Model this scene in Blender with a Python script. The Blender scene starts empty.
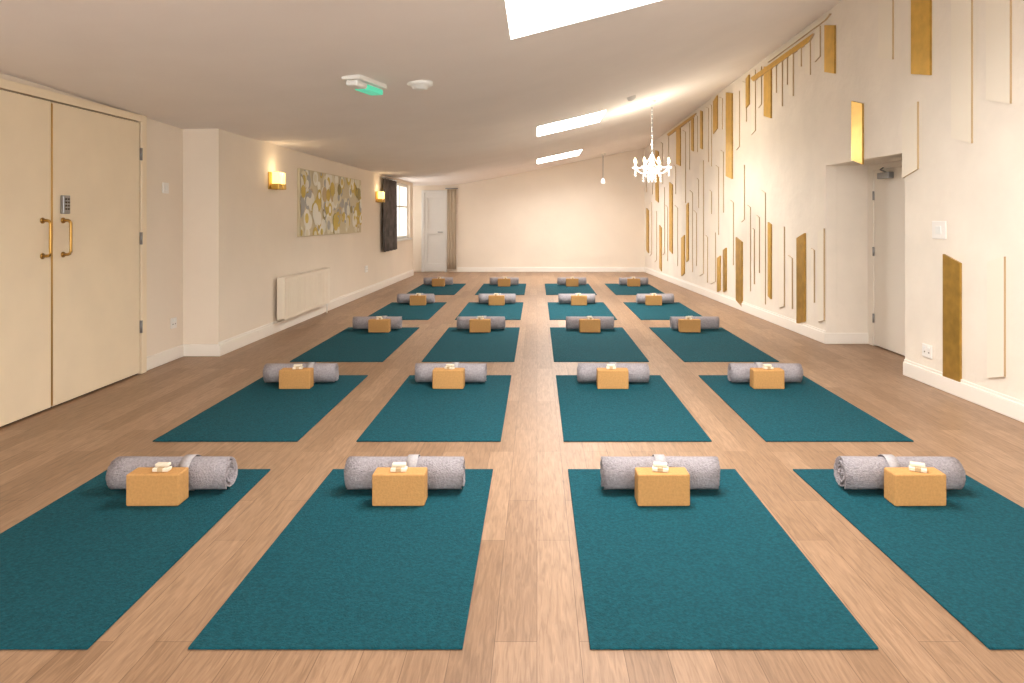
import bpy, bmesh, math, random
from mathutils import Vector, Matrix
random.seed(7)
C = bpy.context
H = 1.15      # eye height (m)
F = 700.0     # focal length in px of the 1024 px frame
VX, VY = 537.0, 218.0

# ------------------------------------------------------------------ materials
def lin(c):
    return tuple(((v/255.0)/12.92 if v/255.0 <= .04045 else ((v/255.0+.055)/1.055)**2.4) for v in c)+(1,)

def mat(name, col, rough=.6, metal=0, noise=0, nscale=20, bump=0, bscale=60, emis=None, estr=0, spec=.5):
    m = bpy.data.materials.new(name); m.use_nodes = True
    nt = m.node_tree; b = nt.nodes['Principled BSDF']
    c = lin(col)
    b.inputs['Base Color'].default_value = c
    b.inputs['Roughness'].default_value = rough
    b.inputs['Metallic'].default_value = metal
    b.inputs['Specular IOR Level'].default_value = spec
    tc = nt.nodes.new('ShaderNodeTexCoord')
    if noise:
        n = nt.nodes.new('ShaderNodeTexNoise'); n.inputs['Scale'].default_value = nscale
        n.inputs['Detail'].default_value = 6
        nt.links.new(tc.outputs['Object'], n.inputs['Vector'])
        r = nt.nodes.new('ShaderNodeValToRGB')
        r.color_ramp.elements[0].position = .3; r.color_ramp.elements[1].position = .7
        r.color_ramp.elements[0].color = tuple(v*(1-noise) for v in c[:3])+(1,)
        r.color_ramp.elements[1].color = tuple(min(1, v*(1+noise)) for v in c[:3])+(1,)
        nt.links.new(n.outputs['Fac'], r.inputs['Fac'])
        nt.links.new(r.outputs['Color'], b.inputs['Base Color'])
    if bump:
        n = nt.nodes.new('ShaderNodeTexNoise'); n.inputs['Scale'].default_value = bscale
        n.inputs['Detail'].default_value = 4
        nt.links.new(tc.outputs['Object'], n.inputs['Vector'])
        bp = nt.nodes.new('ShaderNodeBump'); bp.inputs['Strength'].default_value = bump
        bp.inputs['Distance'].default_value = .01
        nt.links.new(n.outputs['Fac'], bp.inputs['Height'])
        nt.links.new(bp.outputs['Normal'], b.inputs['Normal'])
    if emis:
        b.inputs['Emission Color'].default_value = lin(emis)
        b.inputs['Emission Strength'].default_value = estr
    return m

M_wall = mat('wall_plaster', (237, 224, 207), .85, noise=.03, nscale=1.5, bump=.25, bscale=9)
M_wallR = mat('wall_rough_plaster', (238, 228, 214), .85, noise=.05, nscale=2.5, bump=.6, bscale=12)
M_ceil = mat('ceiling_paint', (243, 236, 231), .9, noise=.02, nscale=2, bump=.2, bscale=8)
M_trim = mat('white_trim', (244, 237, 227), .45)
M_door = mat('cream_door', (240, 223, 194), .5, noise=.03, nscale=4)
M_doorg = mat('pale_door', (228, 219, 206), .5)
M_gap = mat('dark_gap', (70, 55, 40), .8)
M_brass = mat('aged_brass', (186, 146, 78), .3, metal=.85)
M_steel = mat('grey_metal', (150, 150, 150), .35, metal=.8)
M_gold = mat('gold_slat', (216, 174, 80), .36, metal=.5, noise=.10, nscale=14)
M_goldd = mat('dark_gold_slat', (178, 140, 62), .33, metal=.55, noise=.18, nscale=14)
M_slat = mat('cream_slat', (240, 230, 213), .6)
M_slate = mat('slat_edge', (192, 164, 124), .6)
M_rad = mat('radiator_enamel', (242, 230, 212), .4)
M_plate = mat('switch_plastic', (242, 238, 232), .35)
M_mat = mat('teal_rubber', (16, 79, 90), .92, noise=.28, nscale=90, bump=.9, bscale=200, spec=.2)
M_roll = mat('grey_wool', (166, 159, 162), .97, noise=.18, nscale=100, bump=1.0, bscale=170, spec=.05)
M_roll2 = mat('grey_wool_band', (176, 170, 170), .95, noise=.1, nscale=120, spec=.1)
M_cork = mat('cork', (194, 146, 90), .8, noise=.09, nscale=100, bump=.25, bscale=140, spec=.2)
M_tag = mat('cream_paper', (232, 220, 198), .7)
M_tagb = mat('kraft_paper', (190, 164, 126), .8)
M_curt = mat('charcoal_fabric', (96, 88, 84), .9, noise=.4, nscale=8, bump=.4, bscale=40)
M_taupe = mat('taupe_fabric', (184, 168, 146), .9, bump=.2, bscale=30)
M_white = mat('white_plastic', (238, 238, 234), .4)
M_green = mat('exit_green', (60, 170, 135), .4, emis=(90, 220, 180), estr=.6)
M_shade = mat('sconce_glow', (255, 225, 160), .5, emis=(255, 214, 140), estr=1.8)
M_bulb = mat('bulb_glow', (255, 240, 210), .5, emis=(255, 232, 190), estr=14)
M_sky = mat('skylight_lining', (245, 245, 242), .7)
M_canvas = mat('canvas', (214, 202, 172), .8)
M_c = [mat('paint_white', (242, 238, 226), .7), mat('paint_mustard', (208, 182, 92), .7),
       mat('paint_grey', (176, 174, 170), .7), mat('paint_tan', (200, 176, 134), .7),
       mat('paint_cream', (230, 222, 198), .7), mat('paint_olive', (160, 146, 92), .7)]

M_glass = bpy.data.materials.new('crystal'); M_glass.use_nodes = True
b = M_glass.node_tree.nodes['Principled BSDF']
b.inputs['Base Color'].default_value = (.95, .95, .97, 1); b.inputs['Roughness'].default_value = .08
b.inputs['Transmission Weight'].default_value = .6
b.inputs['Emission Color'].default_value = (1, .95, .86, 1); b.inputs['Emission Strength'].default_value = .6

# wood floor
M_floor = bpy.data.materials.new('oak_laminate'); M_floor.use_nodes = True
nt = M_floor.node_tree; b = nt.nodes['Principled BSDF']
geo = nt.nodes.new('ShaderNodeNewGeometry'); sep = nt.nodes.new('ShaderNodeSeparateXYZ'); com = nt.nodes.new('ShaderNodeCombineXYZ')
nt.links.new(geo.outputs['Position'], sep.inputs[0])
nt.links.new(sep.outputs['Y'], com.inputs['X']); nt.links.new(sep.outputs['X'], com.inputs['Y'])
br = nt.nodes.new('ShaderNodeTexBrick')
br.inputs['Scale'].default_value = 1; br.inputs['Brick Width'].default_value = .95; br.inputs['Row Height'].default_value = .115
br.inputs['Mortar Size'].default_value = .0012; br.inputs['Mortar Smooth'].default_value = .4
br.offset = .37
br.inputs['Color1'].default_value = lin((166, 134, 106)); br.inputs['Color2'].default_value = lin((146, 115, 88))
br.inputs['Mortar'].default_value = lin((116, 90, 68))
nt.links.new(com.outputs[0], br.inputs['Vector'])
mp = nt.nodes.new('ShaderNodeMapping'); mp.inputs['Scale'].default_value = (5, 55, 1)
nt.links.new(com.outputs[0], mp.inputs['Vector'])
ns = nt.nodes.new('ShaderNodeTexNoise'); ns.inputs['Scale'].default_value = 1.6; ns.inputs['Detail'].default_value = 9; ns.inputs['Distortion'].default_value = 1.0
nt.links.new(mp.outputs[0], ns.inputs['Vector'])
rp = nt.nodes.new('ShaderNodeValToRGB'); rp.color_ramp.elements[0].position = .32; rp.color_ramp.elements[1].position = .68
rp.color_ramp.elements[0].color = (.70, .67, .64, 1); rp.color_ramp.elements[1].color = (1.1, 1.09, 1.08, 1)
nt.links.new(ns.outputs['Fac'], rp.inputs['Fac'])
mx = nt.nodes.new('ShaderNodeMix'); mx.data_type = 'RGBA'; mx.blend_type = 'MULTIPLY'; mx.inputs['Factor'].default_value = .95
nt.links.new(br.outputs['Color'], mx.inputs[6]); nt.links.new(rp.outputs['Color'], mx.inputs[7])
nt.links.new(mx.outputs[2], b.inputs['Base Color'])
b.inputs['Roughness'].default_value = .42; b.inputs['Specular IOR Level'].default_value = .4
bp = nt.nodes.new('ShaderNodeBump'); bp.inputs['Strength'].default_value = .15; bp.inputs['Distance'].default_value = .003
nt.links.new(ns.outputs['Fac'], bp.inputs['Height']); nt.links.new(bp.outputs['Normal'], b.inputs['Normal'])

# ------------------------------------------------------------------ mesh helpers
def obj(name, verts, faces, mats, midx=None, smooth=False, bevel=0, parent=None, seg=2):
    me = bpy.data.meshes.new(name)
    me.from_pydata([tuple(v) for v in verts], [], faces)
    if not isinstance(mats, (list, tuple)): mats = [mats]
    for m in mats: me.materials.append(m)
    if midx:
        for p, i in zip(me.polygons, midx): p.material_index = i
    bm = bmesh.new(); bm.from_mesh(me); bmesh.ops.recalc_face_normals(bm, faces=bm.faces); bm.to_mesh(me); bm.free()
    if smooth:
        for p in me.polygons: p.use_smooth = True
    o = bpy.data.objects.new(name, me); C.collection.objects.link(o)
    if bevel:
        md = o.modifiers.new('bevel', 'BEVEL'); md.width = bevel; md.segments = seg; md.limit_method = 'ANGLE'
    if parent: o.parent = parent
    return o

BF = [(0,1,2,3), (4,7,6,5), (0,4,5,1), (1,5,6,2), (2,6,7,3), (3,7,4,0)]
def box(name, x0, x1, y0, y1, z0, z1, m, bevel=0, parent=None):
    v = [(x0,y0,z0),(x1,y0,z0),(x1,y1,z0),(x0,y1,z0),(x0,y0,z1),(x1,y0,z1),(x1,y1,z1),(x0,y1,z1)]
    return obj(name, v, BF, m, bevel=bevel, parent=parent)

def empty(name, loc=(0, 0, 0)):
    e = bpy.data.objects.new(name, None); e.empty_display_size = .1
    C.collection.objects.link(e)
    return e

class Wall:
    """vertical wall plane X = a + b*Y ; n = +1 if the room lies on the +X side"""
    def __init__(s, a, b, n): s.a, s.b, s.n = a, b, n
    def y_at(s, px): return s.a/((px-VX)/F - s.b)
    def z_at(s, px, py, off=0): return H + (VY-py)/F*s.y_at(px)
    def pt(s, y, z, d):   # d = distance out of the wall into the room
        l = math.hypot(1, s.b)
        return Vector((s.a+s.b*y + s.n*d/l, y - s.n*d*s.b/l, z))
    def box(s, name, y0, y1, z0, z1, d0, d1, m, bevel=0, parent=None):
        v = [s.pt(y0,z0,d0), s.pt(y0,z0,d1), s.pt(y1,z0,d1), s.pt(y1,z0,d0),
             s.pt(y0,z1,d0), s.pt(y0,z1,d1), s.pt(y1,z1,d1), s.pt(y1,z1,d0)]
        return obj(name, v, BF, m, bevel=bevel, parent=parent)

def tube(pts, r, seg=8):
    V, Fc = [], []
    n = len(pts); pts = [Vector(p) for p in pts]
    rs = r if isinstance(r, (list, tuple)) else [r]*n
    for i, p in enumerate(pts):
        d = (pts[min(i+1, n-1)] - pts[max(i-1, 0)]).normalized()
        up = Vector((0, 0, 1)) if abs(d.z) < .9 else Vector((1, 0, 0))
        a = d.cross(up).normalized(); c = d.cross(a)
        for k in range(seg):
            t = 2*math.pi*k/seg
            V.append(p + (a*math.cos(t)+c*math.sin(t))*rs[i])
    for i in range(n-1):
        for k in range(seg):
            Fc.append((i*seg+k, i*seg+(k+1)%seg, (i+1)*seg+(k+1)%seg, (i+1)*seg+k))
    Fc.append(tuple(range(seg))); Fc.append(tuple((n-1)*seg+k for k in range(seg)))
    return V, Fc
def tubeobj(name, pts, r, m, parent=None, seg=10):
    V, Fc = tube(pts, r, seg); return obj(name, V, Fc, m, smooth=True, parent=parent)
def lathe(name, prof, cx, cy, m, parent=None, seg=24):
    V, Fc = [], []
    for (r, z) in prof:
        for k in range(seg):
            t = 2*math.pi*k/seg; V.append((cx+r*math.cos(t), cy+r*math.sin(t), z))
    for i in range(len(prof)-1):
        for k in range(seg):
            Fc.append((i*seg+k, i*seg+(k+1)%seg, (i+1)*seg+(k+1)%seg, (i+1)*seg+k))
    Fc.append(tuple(range(seg))); Fc.append(tuple((len(prof)-1)*seg+k for k in range(seg)))
    return obj(name, V, Fc, m, smooth=True, parent=parent)

# ------------------------------------------------------------------ room shell
XD = -2.95                       # set-back wall holding the double door
YC = 5.83                        # where the left wall steps in
YB = 14.95                       # back wall
WD = Wall(XD, 0, 1)
WL = Wall(-2.762, .01925, 1)
WR = Wall(2.905, -.0406, -1)
YR0 = -1.6

box('floor', -3.5, 3.5, YR0, YB+.3, -.1, 0, M_floor)

def interp(x, xs, ys):
    if x <= xs[0]: return ys[0]
    for i in range(len(xs)-1):
        if x <= xs[i+1]:
            t = (x-xs[i])/(xs[i+1]-xs[i]); return ys[i]+(ys[i+1]-ys[i])*t
    return ys[-1]
def zc_raw(x, y):
    l = interp(y, [0, 3.85, 6, 15], [.84, .80, .735, .69])
    a = interp(y, [0, 3.85, 6, 15], [.86, .83, .775, .70])
    r = 1.49+.046*(14.9-y)
    c = interp(y, [0, 4, 15], [1.33, 1.29, 1.21])
    xr = 2.905-.0406*y
    return H+interp(x, [-2.7, -1.7, -.5, .9, xr, xr+1], [l, a, .93, c, r, r+(r-c)/(xr-.9)])
def zc(x, y): return sum(zc_raw(x+d, y) for d in (-.3, -.15, 0, .15, .3))/5

SK = [(-.15, .95, 2.75, 4.0), (0.0, .80, 8.05, 9.0), (0.0, .80, 12.35, 13.4)]
xs = sorted(set([round(-3.5+i*.2, 3) for i in range(36)] + [v for s in SK for v in s[:2]]))
ys = sorted(set([round(YR0+i*.4, 3) for i in range(42)] + [YB+.1] + [v for s in SK for v in s[2:]]))
ys = [y for y in ys if y <= YB+.11]
V = [(x, y, zc(x, y)) for y in ys for x in xs]
Fc = []
nx = len(xs)
for j in range(len(ys)-1):
    for i in range(nx-1):
        cx, cy = (xs[i]+xs[i+1])/2, (ys[j]+ys[j+1])/2
        if any(s[0] < cx < s[1] and s[2] < cy < s[3] for s in SK): continue
        Fc.append((j*nx+i, j*nx+i+1, (j+1)*nx+i+1, (j+1)*nx+i))
ceil = obj('ceiling', V, Fc, M_ceil, smooth=True)

for i, s in enumerate(SK):
    x0, x1, y0, y1 = s; e = empty('window_%d' % (i+1))
    c4 = [(x0, y0), (x1, y0), (x1, y1), (x0, y1)]
    v = [(x, y, zc(x, y)) for x, y in c4] + [(x, y, zc(x, y)+.16) for x, y in c4]
    obj('shaft_lining', v, [(0,1,5,4), (1,2,6,5), (2,3,7,6), (3,0,4,7)], M_sky, parent=e)
    for k in range(4):
        a, b2 = c4[k], c4[(k+1) % 4]
        V1, F1 = tube([(a[0], a[1], zc(*a)+.16), (b2[0], b2[1], zc(*b2)+.16)], .025, 4)
        obj('frame', V1, F1, M_white, parent=e)
    cx, cy = (x0+x1)/2, (y0+y1)/2
    L = bpy.data.lights.new('daylight', 'AREA'); L.shape = 'RECTANGLE'
    L.size = x1-x0; L.size_y = y1-y0; L.energy = [110, 140, 120][i]; L.color = (1, .98, .96)
    lo = bpy.data.objects.new('skylight_daylight', L); C.collection.objects.link(lo)
    lo.location = (cx, cy, zc(cx, cy)+.26); lo.parent = e

# walls
box('wall_left', XD-.15, XD, YR0, YC+.2, 0, 2.25, M_wall)
yw0, yw1 = WL.y_at(393.5), WL.y_at(410)
YA = 14.05                       # the left wall ends, alcove begins
zw0, zw1 = .76, 1.80
wl = empty('wall_left_inner')
WL.box('near_part', YC, yw0, 0, 2.25, -.16, 0, M_wall, parent=wl)
WL.box('far_part', yw1, YA, 0, 2.25, -.16, 0, M_wall, parent=wl)
WL.box('under_window', yw0, yw1, 0, zw0, -.16, 0, M_wall, parent=wl)
WL.box('over_window', yw0, yw1, zw1, 2.25, -.16, 0, M_wall, parent=wl)
box('step_face', XD, -2.66, YC, YC+.12, 0, 2.25, M_wall, parent=wl)
al = empty('wall_alcove')
box('side', -3.4, WL.pt(YA, 0, -.16).x, YA-.12, YA, 0, 2.25, M_wall, parent=al)
box('sill_wall', -3.4, -3.28, YA, YB, 0, .7, M_wall, parent=al)
box('head_wall', -3.4, -3.28, YA, YB, 1.75, 2.25, M_wall, parent=al)
box('wall_back', -3.4, 3.0, YB, YB+.15, 0, 3.3, M_wall)
d = empty('window_5')
for n, a, c, z0, z1 in (('frame_left', YA, YA+.06, .7, 1.75), ('frame_right', YB-.06, YB, .7, 1.75),
                        ('frame_bottom', YA+.06, YB-.06, .7, .76), ('frame_top', YA+.06, YB-.06, 1.69, 1.75),
                        ('mullion', 14.47, 14.52, .76, 1.69)):
    box(n, -3.36, -3.31, a, c, z0, z1, M_white, .004, d)

yd0, yd1, zd = WR.y_at(905), WR.y_at(826), 1.63
XR = 3.07
wr = empty('wall_right')
WR.box('near_part', YR0, yd0, 0, 3.9, -.16, 0, M_wallR, parent=wr)
WR.box('far_part', yd1, YB+.1, 0, 3.9, -.16, 0, M_wallR, parent=wr)
WR.box('over_door', yd0, yd1, zd, 3.9, -.16, 0, M_wallR, parent=wr)
box('recess_far', WR.pt(yd1, 0, -.10).x, XR+.1, yd1, yd1+.12, 0, zd+.1, M_wallR, parent=wr)
box('recess_near', WR.pt(yd0, 0, -.10).x, XR+.1, yd0-.12, yd0, 0, zd+.1, M_wallR, parent=wr)
box('recess_back', XR, XR+.12, yd0-.12, yd1+.12, 0, zd+.1, M_wallR, parent=wr)
box('recess_soffit', WR.pt(yd0, 0, -.10).x, XR+.1, yd0, yd1, zd, zd+.1, M_wallR, parent=wr)

# baseboards
bh, bt = .10, .018
def bb(name, parts):
    e = empty(name)
    for p in parts: p(e)
bb('baseboard_right', [
  lambda e: WR.box('near_run', YR0, yd0, 0, bh, 0, bt, M_trim, .005, e),
  lambda e: WR.box('far_run', yd1, YB, 0, bh, 0, bt, M_trim, .005, e),
  lambda e: WR.box('near_cap', YR0, yd0, bh, bh+.018, 0, bt*.5, M_trim, .003, e),
  lambda e: WR.box('far_cap', yd1, YB, bh, bh+.018, 0, bt*.5, M_trim, .003, e),
  lambda e: box('recess_run', WR.pt(yd1, 0, 0).x-bt, XR, yd1-bt, yd1, 0, bh, M_trim, .005, e)])
bb('baseboard_left', [
  lambda e: WL.box('long_run', YC-bt, YA, 0, bh, 0, bt, M_trim, .005, e),
  lambda e: WL.box('long_cap', YC-bt, YA, bh, bh+.018, 0, bt*.5, M_trim, .003, e),
  lambda e: box('step_run', XD, -2.65+bt, YC-bt, YC, 0, bh, M_trim, .005, e),
  lambda e: box('door_run', XD, XD+bt, 5.24, YC, 0, bh, M_trim, .005, e)])
bb('baseboard_back', [lambda e: box('run', -1.70, 2.31, YB-bt, YB, 0, bh, M_trim, .005, e)])

# ------------------------------------------------------------------ double door (left)
d = empty('door_1')
zt = 1.85
for n, (a, c) in {'leaf_near': (3.30, 4.207), 'leaf_far': (4.222, 5.145)}.items():
    WD.box(n, a, c, .012, zt, .001, .03, M_door, .004, d)
WD.box('gap', 3.28, 5.16, 0, zt+.006, 0, .006, M_gap, 0, d)
WD.box('frame_far', 5.16, 5.225, 0, zt+.06, 0, .038, M_door, .004, d)
WD.box('frame_top', 3.22, 5.16, zt+.008, zt+.06, 0, .038, M_door, .004, d)
WD.box('frame_near', 3.22, 3.28, 0, zt+.06, 0, .038, M_door, .004, d)
WD.box('meeting_strip', 4.208, 4.220, .02, zt-.01, .028, .032, M_brass, .001, d)
for n, yy in (('pull_handle_near', 4.13), ('pull_handle_far', 4.31)):
    z0, z1, o = .925, 1.135, .05
    pts = [WD.pt(yy, z1, .03)]
    for k in range(6):
        a = k/5*math.pi/2; pts.append(WD.pt(yy, z1-.02+.02*math.cos(a), .03+o-.02+.02*math.sin(a)))
    for k in range(6):
        a = k/5*math.pi/2; pts.append(WD.pt(yy, z0+.02-.02*math.sin(a), .03+o-.02+.02*math.cos(a)))
    pts.append(WD.pt(yy, z0, .03))
    tubeobj(n, pts, .0085, M_brass, d, 12)
    for zz in (z0, z1): tubeobj('rose', [WD.pt(yy, zz, .03), WD.pt(yy, zz, .036)], .018, M_brass, d, 16)
WD.box('keypad', 4.285, 4.345, 1.175, 1.29, .03, .055, M_steel, .005, d)
for r in range(4):
    for c in range(2):
        WD.box('key', 4.296+c*.024, 4.310+c*.024, 1.20+r*.02, 1.212+r*.02, .055, .058, M_gap, 0, d)
for z in (.35, 1.0, 1.62):
    tubeobj('hinge', [WD.pt(5.153, z-.045, .036), WD.pt(5.153, z+.045, .036)], .010, M_steel, d)

def plate(name, W, px, py, w, h, kind):
    y = W.y_at(px); z = W.z_at(px, py); e = empty(name)
    W.box('plate', y-w/2, y+w/2, z-h/2, z+h/2, 0, .01, M_plate, .003, e)
    if kind == 'switch': W.box('rocker', y-w*.2, y+w*.2, z-h*.22, z+h*.22, .01, .015, M_white, .002, e)
    elif kind == 'socket':
        for k in (-1, 1):
            W.box('pin_hole', y+k*w*.22-.006, y+k*w*.22+.006, z-.012, z-.004, .01, .0105, M_gap, 0, e)
            W.box('rocker', y+k*w*.22-.01, y+k*w*.22+.01, z+.012, z+.03, .01, .014, M_white, .001, e)
plate('light_switch', WD, 165, 188, .085, .085, 'switch')
plate('wall_socket', WD, 173, 323, .085, .085, 'socket')
plate('wall_socket', WL, 366, 269, .14, .10, 'socket')
plate('light_switch', WR, 940, 230, .15, .12, 'switch')
plate('wall_socket', WR, 928, 351, .11, .09, 'socket')

# ------------------------------------------------------------------ recessed door (right)
d = empty('door_2')
WX = Wall(XR, 0, -1)
WX.box('leaf', 5.40, 6.30, .01, zd-.05, .001, .035, M_doorg, .004, d)
WX.box('frame_far', 6.30, yd1, 0, zd, 0, .045, M_doorg, .003, d)
WX.box('frame_near', 5.34, 5.40, 0, zd, 0, .045, M_doorg, .003, d)
WX.box('frame_top', 5.40, 6.30, zd-.05, zd, 0, .045, M_doorg, .003, d)
WX.box('closer_body', 5.95, 6.15, 1.49, 1.545, .035, .085, M_steel, .006, d)
tubeobj('closer_arm', [WX.pt(6.05, 1.548, .06), WX.pt(5.93, 1.56, .16), WX.pt(6.12, 1.59, .045)], .007, M_steel, d)
for z in (.25, .85, 1.35):
    tubeobj('hinge', [WX.pt(6.295, z-.04, .045), WX.pt(6.295, z+.04, .045)], .009, M_steel, d)
tubeobj('lever_handle', [WX.pt(5.47, .80, .035), WX.pt(5.47, .80, .08), WX.pt(5.58, .80, .08)], .009, M_steel, d)

# ------------------------------------------------------------------ back corner: small door, curtain
d = empty('door_3')
x0, x1 = -2.43, -1.95
M_blue = mat('cool_white_door', (222, 220, 216), .5)
box('frame_left', x0-.03, x0+.03, YB-.05, YB, 0, 1.74, M_blue, .004, d)
box('frame_right', x1-.03, x1+.03, YB-.05, YB, 0, 1.74, M_blue, .004, d)
box('frame_top', x0+.03, x1-.03, YB-.05, YB, 1.68, 1.74, M_blue, .004, d)
box('leaf_panel', x0+.03, x1-.03, YB-.015, YB, .01, 1.68, M_blue, 0, d)
for n, a, c, z0, z1 in (('rail_bottom', x0+.03, x1-.03, .01, .18), ('rail_mid', x0+.10, x1-.10, .80, .92), ('rail_top', x0+.03, x1-.03, 1.58, 1.68),
                        ('stile_left', x0+.03, x0+.10, .18, 1.58), ('stile_right', x1-.10, x1-.03, .18, 1.58)):
    box(n, a, c, YB-.035, YB-.014, z0, z1, M_blue, .003, d)
tubeobj('lever', [(x1-.06, YB-.035, .85), (x1-.06, YB-.075, .85), (x1-.16, YB-.075, .85)], .012, M_steel, d)

def curtain(name, P, s0, s1, z0, z1, amp, waves, m, base=.05):
    n = 48; V, Fc = [], []
    for j in range(7):
        t = j/6; z = z1+(z0-z1)*t
        for i in range(n+1):
            u = i/n; s = s0+(s1-s0)*u
            V.append(P(s, z, base+amp*(.6+.4*t)*math.sin(u*waves*2*math.pi+.4*t)))
    for j in range(6):
        for i in range(n):
            Fc.append((j*(n+1)+i, j*(n+1)+i+1, (j+1)*(n+1)+i+1, (j+1)*(n+1)+i))
    e = empty(name)
    o = obj('fabric', V, Fc, m, smooth=True, parent=e)
    md = o.modifiers.new('s', 'SOLIDIFY'); md.thickness = .008
    tubeobj('rod', [P(s0-.04, z1+.02, base), P(s1+.04, z1+.02, base)], .012, M_steel, e)
curtain('door_curtain', lambda s, z, dd: Vector((s, YB-dd, z)), -1.91, -1.72, .06, 1.76, .015, 3, M_taupe)
curtain('window_curtain', WL.pt, WL.y_at(380), WL.y_at(393.5), .60, 1.79, .025, 4, M_curt, .05)

# end window in left wall
d = empty('window_4')
def fr(n, a, b2, c, e2, d0=-.10, d1=-.05): WL.box(n, a, b2, c, e2, d0, d1, M_white, .004, d)
fr('frame_a', yw0, yw0+.05, zw0, zw1); fr('frame_b', yw1-.05, yw1, zw0, zw1)
fr('frame_c', yw0+.05, yw1-.05, zw0, zw0+.05); fr('frame_d', yw0+.05, yw1-.05, zw1-.05, zw1)
ym = (yw0+yw1)/2
fr('mullion', ym-.025, ym+.025, zw0+.05, zw1-.05)
fr('glazing_bar', yw0+.05, yw1-.05, 1.35, 1.38)
fr('sill', yw0, yw1, zw0-.03, zw0, -.10, .04)

# ------------------------------------------------------------------ radiator
ya, yb = WL.y_at(276)-.05, WL.y_at(326)-.2
r = empty('radiator'); z0, z1 = .13, .555
WL.box('back_panel', ya, yb, z0, z1-.02, .03, .045, M_rad, .003, r)
WL.box('front_panel', ya, yb, z0, z1-.01, .095, .11, M_rad, .006, r)
nr = 26
for i in range(nr):
    a = ya+.03+(yb-ya-.06)*i/nr
    WL.box('flute', a, a+(yb-ya-.06)/nr*.55, z0+.03, z1-.04, .11, .115, M_rad, .003, r)
WL.box('side_near', ya-.004, ya+.006, z0+.01, z1, .03, .11, M_rad, .002, r)
WL.box('side_far', yb-.006, yb+.004, z0+.01, z1, .03, .11, M_rad, .002, r)
for i in range(30):
    a = ya+.01+(yb-ya-.02)*i/30
    WL.box('top_grille', a, a+.03, z1-.01, z1-.004, .03, .11, M_rad, 0, r)
for yy in (ya+.25, yb-.25):
    WL.box('bracket', yy-.02, yy+.02, z0+.05, z1-.05, .001, .03, M_rad, 0, r)
tubeobj('pipe', [WL.pt(yb+.05, 0, .06), WL.pt(yb+.05, z0+.04, .06), WL.pt(yb, z0+.04, .06)], .009, M_white, r)
tubeobj('valve', [WL.pt(yb+.05, z0+.04, .06), WL.pt(yb+.05, z0+.11, .06)], .02, M_white, r)

# ------------------------------------------------------------------ picture of overlapping discs
ya, yb = WL.y_at(297), WL.y_at(359)
za, zb = WL.z_at(297, 237), WL.z_at(297, 168)
p = empty('wall_painting')
WL.box('canvas_board', ya, yb, za, zb, .001, .03, M_canvas, .004, p)
V, Fc, mi = [], [], []
for k in range(150):
    cy, cz = random.uniform(ya, yb), random.uniform(za, zb); R = random.uniform(.05, .11)
    dd = .0305+k*.00008; ci = random.choice([0, 0, 0, 0, 1, 1, 1, 2, 2, 3, 4, 4, 5]); o = len(V)
    for q in range(20):
        t = 2*math.pi*q/20
        V.append(WL.pt(min(yb-.01, max(ya+.01, cy+R*math.cos(t))), min(zb-.01, max(za+.01, cz+R*math.sin(t))), dd))
    Fc.append(tuple(range(o, o+20))); mi.append(ci)
    if random.random() < .5:
        o = len(V); R *= .55
        for q in range(20):
            t = 2*math.pi*q/20
            V.append(WL.pt(min(yb-.01, max(ya+.01, cy+R*math.cos(t))), min(zb-.01, max(za+.01, cz+R*math.sin(t))), dd+.00004))
        Fc.append(tuple(range(o, o+20))); mi.append(random.choice([0, 1, 2, 4]))
obj('painted_discs', V, Fc, M_c, mi, parent=p)

# ------------------------------------------------------------------ sconces
def sconce(px, py):
    y = WL.y_at(px); z = WL.z_at(px, py); e = empty('wall_sconce')
    WL.box('back_plate', y-.10, y+.10, z-.085, z+.085, .001, .012, M_gold, .003, e)
    for k in (-1, 1):
        c = y+k*.055
        WL.box('shade', c-.038, c+.038, z-.03, z+.085, .035, .10, M_shade, .006, e)
        WL.box('shade_cup', c-.045, c+.045, z-.085, z-.03, .03, .108, M_gold, .008, e)
        WL.box('arm', c-.01, c+.01, z-.06, z-.04, .012, .035, M_gold, 0, e)
    L = bpy.data.lights.new('sconce_light', 'POINT'); L.energy = .9; L.color = (1, .80, .52); L.shadow_soft_size = .03
    o = bpy.data.objects.new('sconce_light', L); C.collection.objects.link(o); o.location = WL.pt(y, z+.13, .13); o.parent = e
sconce(272, 181); sconce(377, 197)

# ------------------------------------------------------------------ ceiling fixtures
def on_ceiling(px, py):
    lo, hi = .5, 14.8
    for _ in range(60):
        y = (lo+hi)/2; x = (px-VX)/F*y
        if H+(VY-py)/F*y > zc(x, y): hi = y
        else: lo = y
    return x, y, zc(x, y)
x, y, z = on_ceiling(365, 81)
e = empty('emergency_exit_light')
def tilt(o, x, y, z):
    o.location = (x, y, z); o.rotation_euler = (0, math.radians(-.5), math.radians(76))
a = box('housing', -.19, .19, -.062, .062, -.022, .010, M_white, .008, e); tilt(a, x, y, z)
a = box('lens', -.175, .175, -.04, .04, -.06, -.022, M_white, .012, e); tilt(a, x, y, z)
a = box('green_panel', -.05, .165, -.046, .046, -.066, -.030, M_green, .008, e); tilt(a, x, y, z)
x, y, z = on_ceiling(420, 83)
lathe('smoke_detector', [(.085, z+.01), (.085, z-.012), (.07, z-.022), (.055, z-.026), (.05, z-.04), (.03, z-.045), (.001, z-.045)], x, y, M_white)

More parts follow.
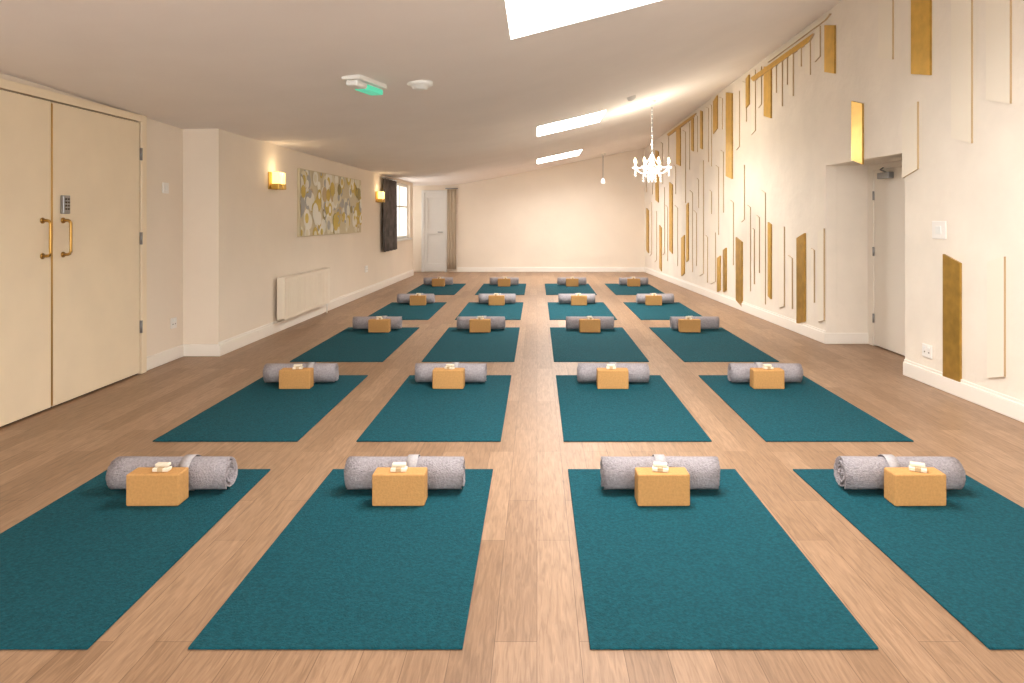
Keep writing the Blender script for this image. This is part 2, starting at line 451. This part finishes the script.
# chandelier
x, y, z = on_ceiling(652, 101)
e = empty('chandelier')
zb = H+(VY-170)/F*y
lathe('ceiling_canopy', [(.001, z+.03), (.045, z+.02), (.045, z-.01), (.02, z-.035), (.006, z-.045)], x, y, M_white, e)
tubeobj('stem', [(x, y, z-.03), (x, y, zb+.15)], .006, M_steel, e)
for k in range(12):
    zz = z-.06-(z-zb-.22)*k/12
    lathe('chain_bead', [(.001, zz+.014), (.011, zz), (.001, zz-.014)], x, y, M_glass, e, 8)
lathe('column', [(.002, zb+.20), (.03, zb+.17), (.012, zb+.13), (.030, zb+.08), (.014, zb+.04), (.055, zb+.01), (.035, zb-.02), (.015, zb-.06), (.035, zb-.09), (.002, zb-.15)], x, y, M_glass, e, 16)
for k in range(8):
    t = 2*math.pi*k/8+.2; cx, sy = math.cos(t), math.sin(t); R = .215
    pts = []
    for q in range(11):
        u = q/10; rr = .02+(R-.02)*u
        pts.append((x+cx*rr, y+sy*rr, zb-.065*math.sin(u*math.pi*.9)+.045*u))
    tubeobj('arm', pts, .0065, M_glass, e, 6)
    ax, ay, az = pts[-1]
    lathe('drip_pan', [(.006, az-.012), (.038, az), (.039, az+.006), (.012, az+.008)], ax, ay, M_glass, e, 14)
    lathe('candle', [(.009, az+.006), (.009, az+.055), (.002, az+.056)], ax, ay, M_white, e, 10)
    lathe('flame_bulb', [(.004, az+.055), (.014, az+.07), (.012, az+.09), (.001, az+.118)], ax, ay, M_bulb, e, 10)
    for s in (-.012, -.042, -.072):
        lathe('crystal_drop', [(.001, az+s), (.011, az+s-.012), (.001, az+s-.029)], ax, ay, M_glass, e, 6)
    mx_, my_ = x+cx*.11, y+sy*.11
    for s in (-.06, -.09, -.12):
        lathe('crystal_drop', [(.001, zb+s), (.011, zb+s-.012), (.001, zb+s-.028)], mx_, my_, M_glass, e, 6)
    sw = [(x+cx*(.02+(R-.02)*u), y+sy*(.02+(R-.02)*u), zb+.16-(.12)*u-.06*math.sin(u*math.pi)) for u in [i/8 for i in range(9)]]
    tubeobj('crystal_swag', sw, .005, M_glass, e, 5)
L = bpy.data.lights.new('chandelier_light', 'POINT'); L.energy = 28; L.color = (1, .90, .74); L.shadow_soft_size = .05
o = bpy.data.objects.new('chandelier_light', L); C.collection.objects.link(o); o.location = (x, y, zb+.28); o.parent = e

# small far pendant
x, y, z = on_ceiling(603, 154)
e = empty('pendant_light')
zb = H+(VY-181)/F*y
lathe('canopy', [(.001, z+.02), (.05, z+.01), (.05, z-.015), (.005, z-.03)], x, y, M_white, e, 14)
tubeobj('cord', [(x, y, z-.02), (x, y, zb+.05)], .006, M_steel, e, 6)
lathe('glass_shade', [(.012, zb+.06), (.035, zb+.03), (.045, zb-.02), (.035, zb-.05), (.001, zb-.055)], x, y, M_glass, e, 16)
x, y, z = on_ceiling(631, 97)
lathe('ceiling_sensor', [(.05, z+.02), (.05, z-.01), (.03, z-.04), (.001, z-.045)], x, y, M_white)

# ------------------------------------------------------------------ decorative slats on right wall
G, D, W_ = 0, 1, 2
S = [ # px left, px right, py top, py bottom (measured at left edge), type
 (913,932,-30,74,G),(945,962,254,376,D),(953,973,-40,138,W_),(989,1006,262,378,W_),(988,1012,-40,100,W_),
 (880,894,-40,58,W_),(904,919,113,178,W_),(853,864,101,160,G),(826,836,9,72,G),(846,853,-40,14,W_),
 (798,806,238,324,D),(780,785,230,308,W_),(819,825,232,322,W_),(790,794,30,95,W_),(806,811,40,74,W_),
 (765,772,54,116,G),(752,756,62,135,W_),(743,747,72,120,W_),(779,783,60,105,W_),
 (727,733,84,176,G),(737,743,237,300,D),(748,751,205,288,W_),(762,766,190,300,W_),(757,760,215,270,W_),
 (711,716,218,284,W_),(718,721,258,292,G),(724,727,250,292,D),(700,704,165,276,W_),(714,718,92,134,G),(706,709,100,160,W_),
 (690,693,190,268,W_),(677,681,122,164,G),(670,673,182,250,G),(683,686,130,200,W_),(663,665,190,255,W_),(656,659,150,200,G),
 (695,698,112,150,W_),(737,740,95,150,W_),(721,724,150,210,W_),(650,652,205,256,W_),(682,685,238,276,G),(694,697,210,262,W_),
 (667,669,140,175,W_),(675,678,205,262,W_),(660,662,225,268,G),(645,647,160,190,W_),(706,708,235,280,W_),(789,793,255,305,W_),
 # denser run towards the far end and under the ceiling line
 (651,653,152,192,W_),(661,663,142,182,W_),(688,690,122,168,W_),(692,694,116,150,G),(701,703,110,148,G),(710,712,100,165,W_),
 (720,723,92,128,W_),(747,750,66,108,G),(759,762,58,108,W_),(774,777,50,92,W_),(785,788,42,84,W_),(799,802,34,66,W_),
 (816,821,26,62,W_),(731,734,200,262,W_),(753,755,228,282,W_),(769,772,222,296,G),(687,689,205,262,G),(655,657,214,262,W_),
 (666,668,205,258,W_),(647,649,208,250,G),(710,712,190,212,W_),(742,745,168,222,W_),(697,699,178,206,W_),(716,719,165,232,W_),
 (674,676,165,192,W_),(812,815,248,300,W_),(651,653,262,264,W_),
]
V, Fc, mi = [], [], []
rs = random.Random(3)
for n_, (a, c, t, b2, k) in enumerate(S):
    y1 = WR.y_at(a); y0 = WR.y_at(c); w = y1-y0
    zt = WR.z_at(a, t); zb = WR.z_at(a, b2); dl = min(.055, w*.28)*rs.choice([1, 1, 1, -1])
    if zt > 2.2: zt = min(zt, zc(2.6, y1)-.10)
    if zt-zb < .12: continue
    o = len(V); th = (.016 if k != W_ else .012) + (n_ % 7)*.0004
    q = [(y1, zt), (y0, zt-dl), (y0, zb-dl), (y1, zb)]
    V += [WR.pt(u, v, .0005) for u, v in q] + [WR.pt(u, v, th) for u, v in q]
    for i, f in enumerate(BF):
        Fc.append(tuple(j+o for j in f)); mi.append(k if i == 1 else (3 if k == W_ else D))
for (a, c, zoff, hh, k) in [(752, 815, -.12, .06, G), (766, 832, -.05, .03, W_), (668, 697, -.06, .05, G)]:
    y1 = WR.y_at(a); y0 = WR.y_at(c); o = len(V)
    za = zc(WR.pt(y1,0,0).x, y1)+zoff; zb_ = zc(WR.pt(y0,0,0).x, y0)+zoff
    q = [(y1, za), (y0, zb_), (y0+.1, zb_-hh), (y1-.1, za-hh)]
    V += [WR.pt(u, v, .0005) for u, v in q] + [WR.pt(u, v, .022) for u, v in q]
    for i, f in enumerate(BF):
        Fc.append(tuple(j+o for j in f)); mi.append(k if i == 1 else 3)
obj('decorative_wall_slats', V, Fc, [M_gold, M_goldd, M_slat, M_slate], mi)

# ------------------------------------------------------------------ mats, rolls, blocks
cols = [(-1.975, -1.230), (-.928, -.186), (.137, .898), (1.175, 1.935)]
# first row lies a little askew: (near-left, near-right, far-left, far-right)
row1 = [(-1.935, -1.196, -1.955, -1.214), (-.930, -.198, -.930, -.200), (.141, .910, .141, .903), (1.204, 1.945, 1.165, 1.91)]
rows = [ # near, far, roll y, block front y, roll centres, block centres
 (1.863, 3.19, 2.950, 2.772, (-1.53, -.551, .515, 1.52), (-1.525, -.55, .503, 1.52)),
 (3.594, 5.095, 4.850, 4.672, (-1.63, -.595, .525, 1.576), (-1.62, -.595, .508, 1.55)),
 (5.59, 7.32, 7.16, 6.98, (-1.63, -.57, .54, 1.61), (-1.58, -.57, .53, 1.53)),
 (7.89, 9.50, 9.32, 9.14, (-1.61, -.53, .53, 1.57), (-1.56, -.53, .55, 1.53)),
 (10.45, 12.2, 11.86, 11.68, (-1.67, -.556, .59, 1.635), (-1.65, -.55, .59, 1.62))]
T = .007
RR = .070
def roll_mesh(seed):
    rnd = random.Random(seed); turns = 4.2; th = .0100; n = 150; L = .48
    V, Fc = [], []
    NX = 9
    for i in range(n+1):
        t = i/n; a = -2.2 - t*turns*2*math.pi; r0 = RR - t*(RR-.008)
        for s in range(NX):
            u = s/(NX-1)
            xx = -L/2+L*u
            if s in (0, NX-1): xx += (1 if s else -1)*(.004*math.sin(a*1.7+seed)+.003*rnd.random())
            wob = 1+.010*math.sin(u*9+seed)
            V.append((xx, math.cos(a)*r0*wob, math.sin(a)*r0*wob))
        for s in range(NX):
            u = s/(NX-1); xx = -L/2+L*u
            if s in (0, NX-1): xx += (1 if s else -1)*(.004*math.sin(a*1.7+seed))
            wob = 1+.010*math.sin(u*9+seed)
            r1 = max(.001, r0-th)
            V.append((xx, math.cos(a)*r1*wob, math.sin(a)*r1*wob))
    st = 2*NX
    for i in range(n):
        A, B = i*st, (i+1)*st
        for s in range(NX-1):
            Fc.append((A+s, A+s+1, B+s+1, B+s)); Fc.append((A+NX+s, B+NX+s, B+NX+s+1, A+NX+s+1))
        Fc.append((A, B, B+NX, A+NX)); Fc.append((A+NX-1, A+2*NX-1, B+2*NX-1, B+NX-1))
    for A in (0, n*st):
        for s in range(NX-1): Fc.append((A+s, A+NX+s, A+NX+s+1, A+s+1))
    me = bpy.data.meshes.new('rolled_blanket'); me.from_pydata(V, [], Fc); me.materials.append(M_roll)
    bm = bmesh.new(); bm.from_mesh(me); bmesh.ops.recalc_face_normals(bm, faces=bm.faces); bm.to_mesh(me); bm.free()
    for p in me.polygons: p.use_smooth = (len(p.vertices) == 4 and abs(p.normal.x) < .5)
    return me
rmeshes = [roll_mesh(s) for s in (1, 2, 3)]
V, Fc = [], []
for i in range(33):
    t = 2*math.pi*i/32
    for rr in (RR*1.005, RR*1.02):
        for xx in (-.022, .022): V.append((xx, math.cos(t)*rr, math.sin(t)*rr))
for i in range(32):
    A, B = i*4, i*4+4
    Fc += [(A, A+1, B+1, B), (A+2, B+2, B+3, A+3), (A, B, B+2, A+2), (A+1, A+3, B+3, B+1)]
band = bpy.data.meshes.new('band'); band.from_pydata(V, [], Fc); band.materials.append(M_roll2)
for p in band.polygons: p.use_smooth = True

def boxmesh(name, w, dd, h, m):
    v = [(-w/2,0,0),(w/2,0,0),(w/2,dd,0),(-w/2,dd,0),(-w/2,0,h),(w/2,0,h),(w/2,dd,h),(-w/2,dd,h)]
    me = bpy.data.meshes.new(name); me.from_pydata(v, [], BF)
    bm = bmesh.new(); bm.from_mesh(me); bmesh.ops.recalc_face_normals(bm, faces=bm.faces)
    bmesh.ops.bevel(bm, geom=list(bm.edges), offset=.006, segments=3, affect='EDGES', profile=.5)
    bm.to_mesh(me); bm.free(); me.materials.append(m)
    return me
block = boxmesh('cork_yoga_block', .208, .088, .126, M_cork)
def link(name, me, loc, rot=0, parent=None):
    o = bpy.data.objects.new(name, me); C.collection.objects.link(o)
    o.location = loc; o.rotation_euler = (0, 0, rot)
    if parent: o.parent = parent
    return o
rnd = random.Random(11)
for ri, (yn, yf, yr, yb_, rc, bc) in enumerate(rows):
    for ci, (xa, xb) in enumerate(cols):
        jx = rnd.uniform(-.006, .006) if ri > 1 else 0
        nl, nr_, fl, frr = row1[ci] if ri == 0 else (xa+jx, xb+jx, xa+jx, xb+jx)
        obj('yoga_mat', [(nl,yn,0),(nr_,yn,0),(frr,yf,0),(fl,yf,0),(nl,yn,T),(nr_,yn,T),(frr,yf,T),(fl,yf,T)], BF, M_mat, bevel=.0025)
        ang = rnd.uniform(-.015, .015)
        re = link('rolled_blanket', rmeshes[(ri+ci) % 3], (rc[ci], yr, T+RR*1.021), ang)
        bx = bc[ci]
        bo = link('band', band, ([.07, .03, .0, -.04][ci], 0, 0), 0, re)
        link('cork_yoga_block', block, (bx, yb_, T+.0005), rnd.uniform(-.02, .02))
        te = empty('paper_tag'); zt = T+.1275
        te.location = (bx+rnd.uniform(-.01, .02), yb_+.042, zt); te.rotation_euler = (0, 0, rnd.uniform(-.5, .5))
        a = box('parcel', -.032, .032, -.017, .017, 0, .014, M_tag, .003, te)
        a = box('wrap', -.011, .011, -.0185, .0185, 0, .0165, M_tagb, .002, te)
        a = box('folded_card', -.028, .026, -.004, .022, .0165, .028, M_tag, .003, te)

# ------------------------------------------------------------------ world & camera
w = bpy.data.worlds.new('World'); C.scene.world = w; w.use_nodes = True
bg = w.node_tree.nodes['Background']
bg.inputs[0].default_value = (1.0, .985, .96, 1); bg.inputs[1].default_value = 4.6

cam = bpy.data.cameras.new('camera'); co = bpy.data.objects.new('camera', cam); C.collection.objects.link(co)
co.location = (0, 0, H); co.rotation_euler = (math.radians(90), 0, 0)
cam.sensor_width = 36; cam.lens = F/1024*36
cam.shift_x = -(VX-512)/1024; cam.shift_y = -(341.5-VY)/1024
cam.clip_start = .05
C.scene.camera = co
C.scene.view_settings.view_transform = 'Standard'
C.scene.view_settings.look = 'None'
C.scene.view_settings.exposure = 0
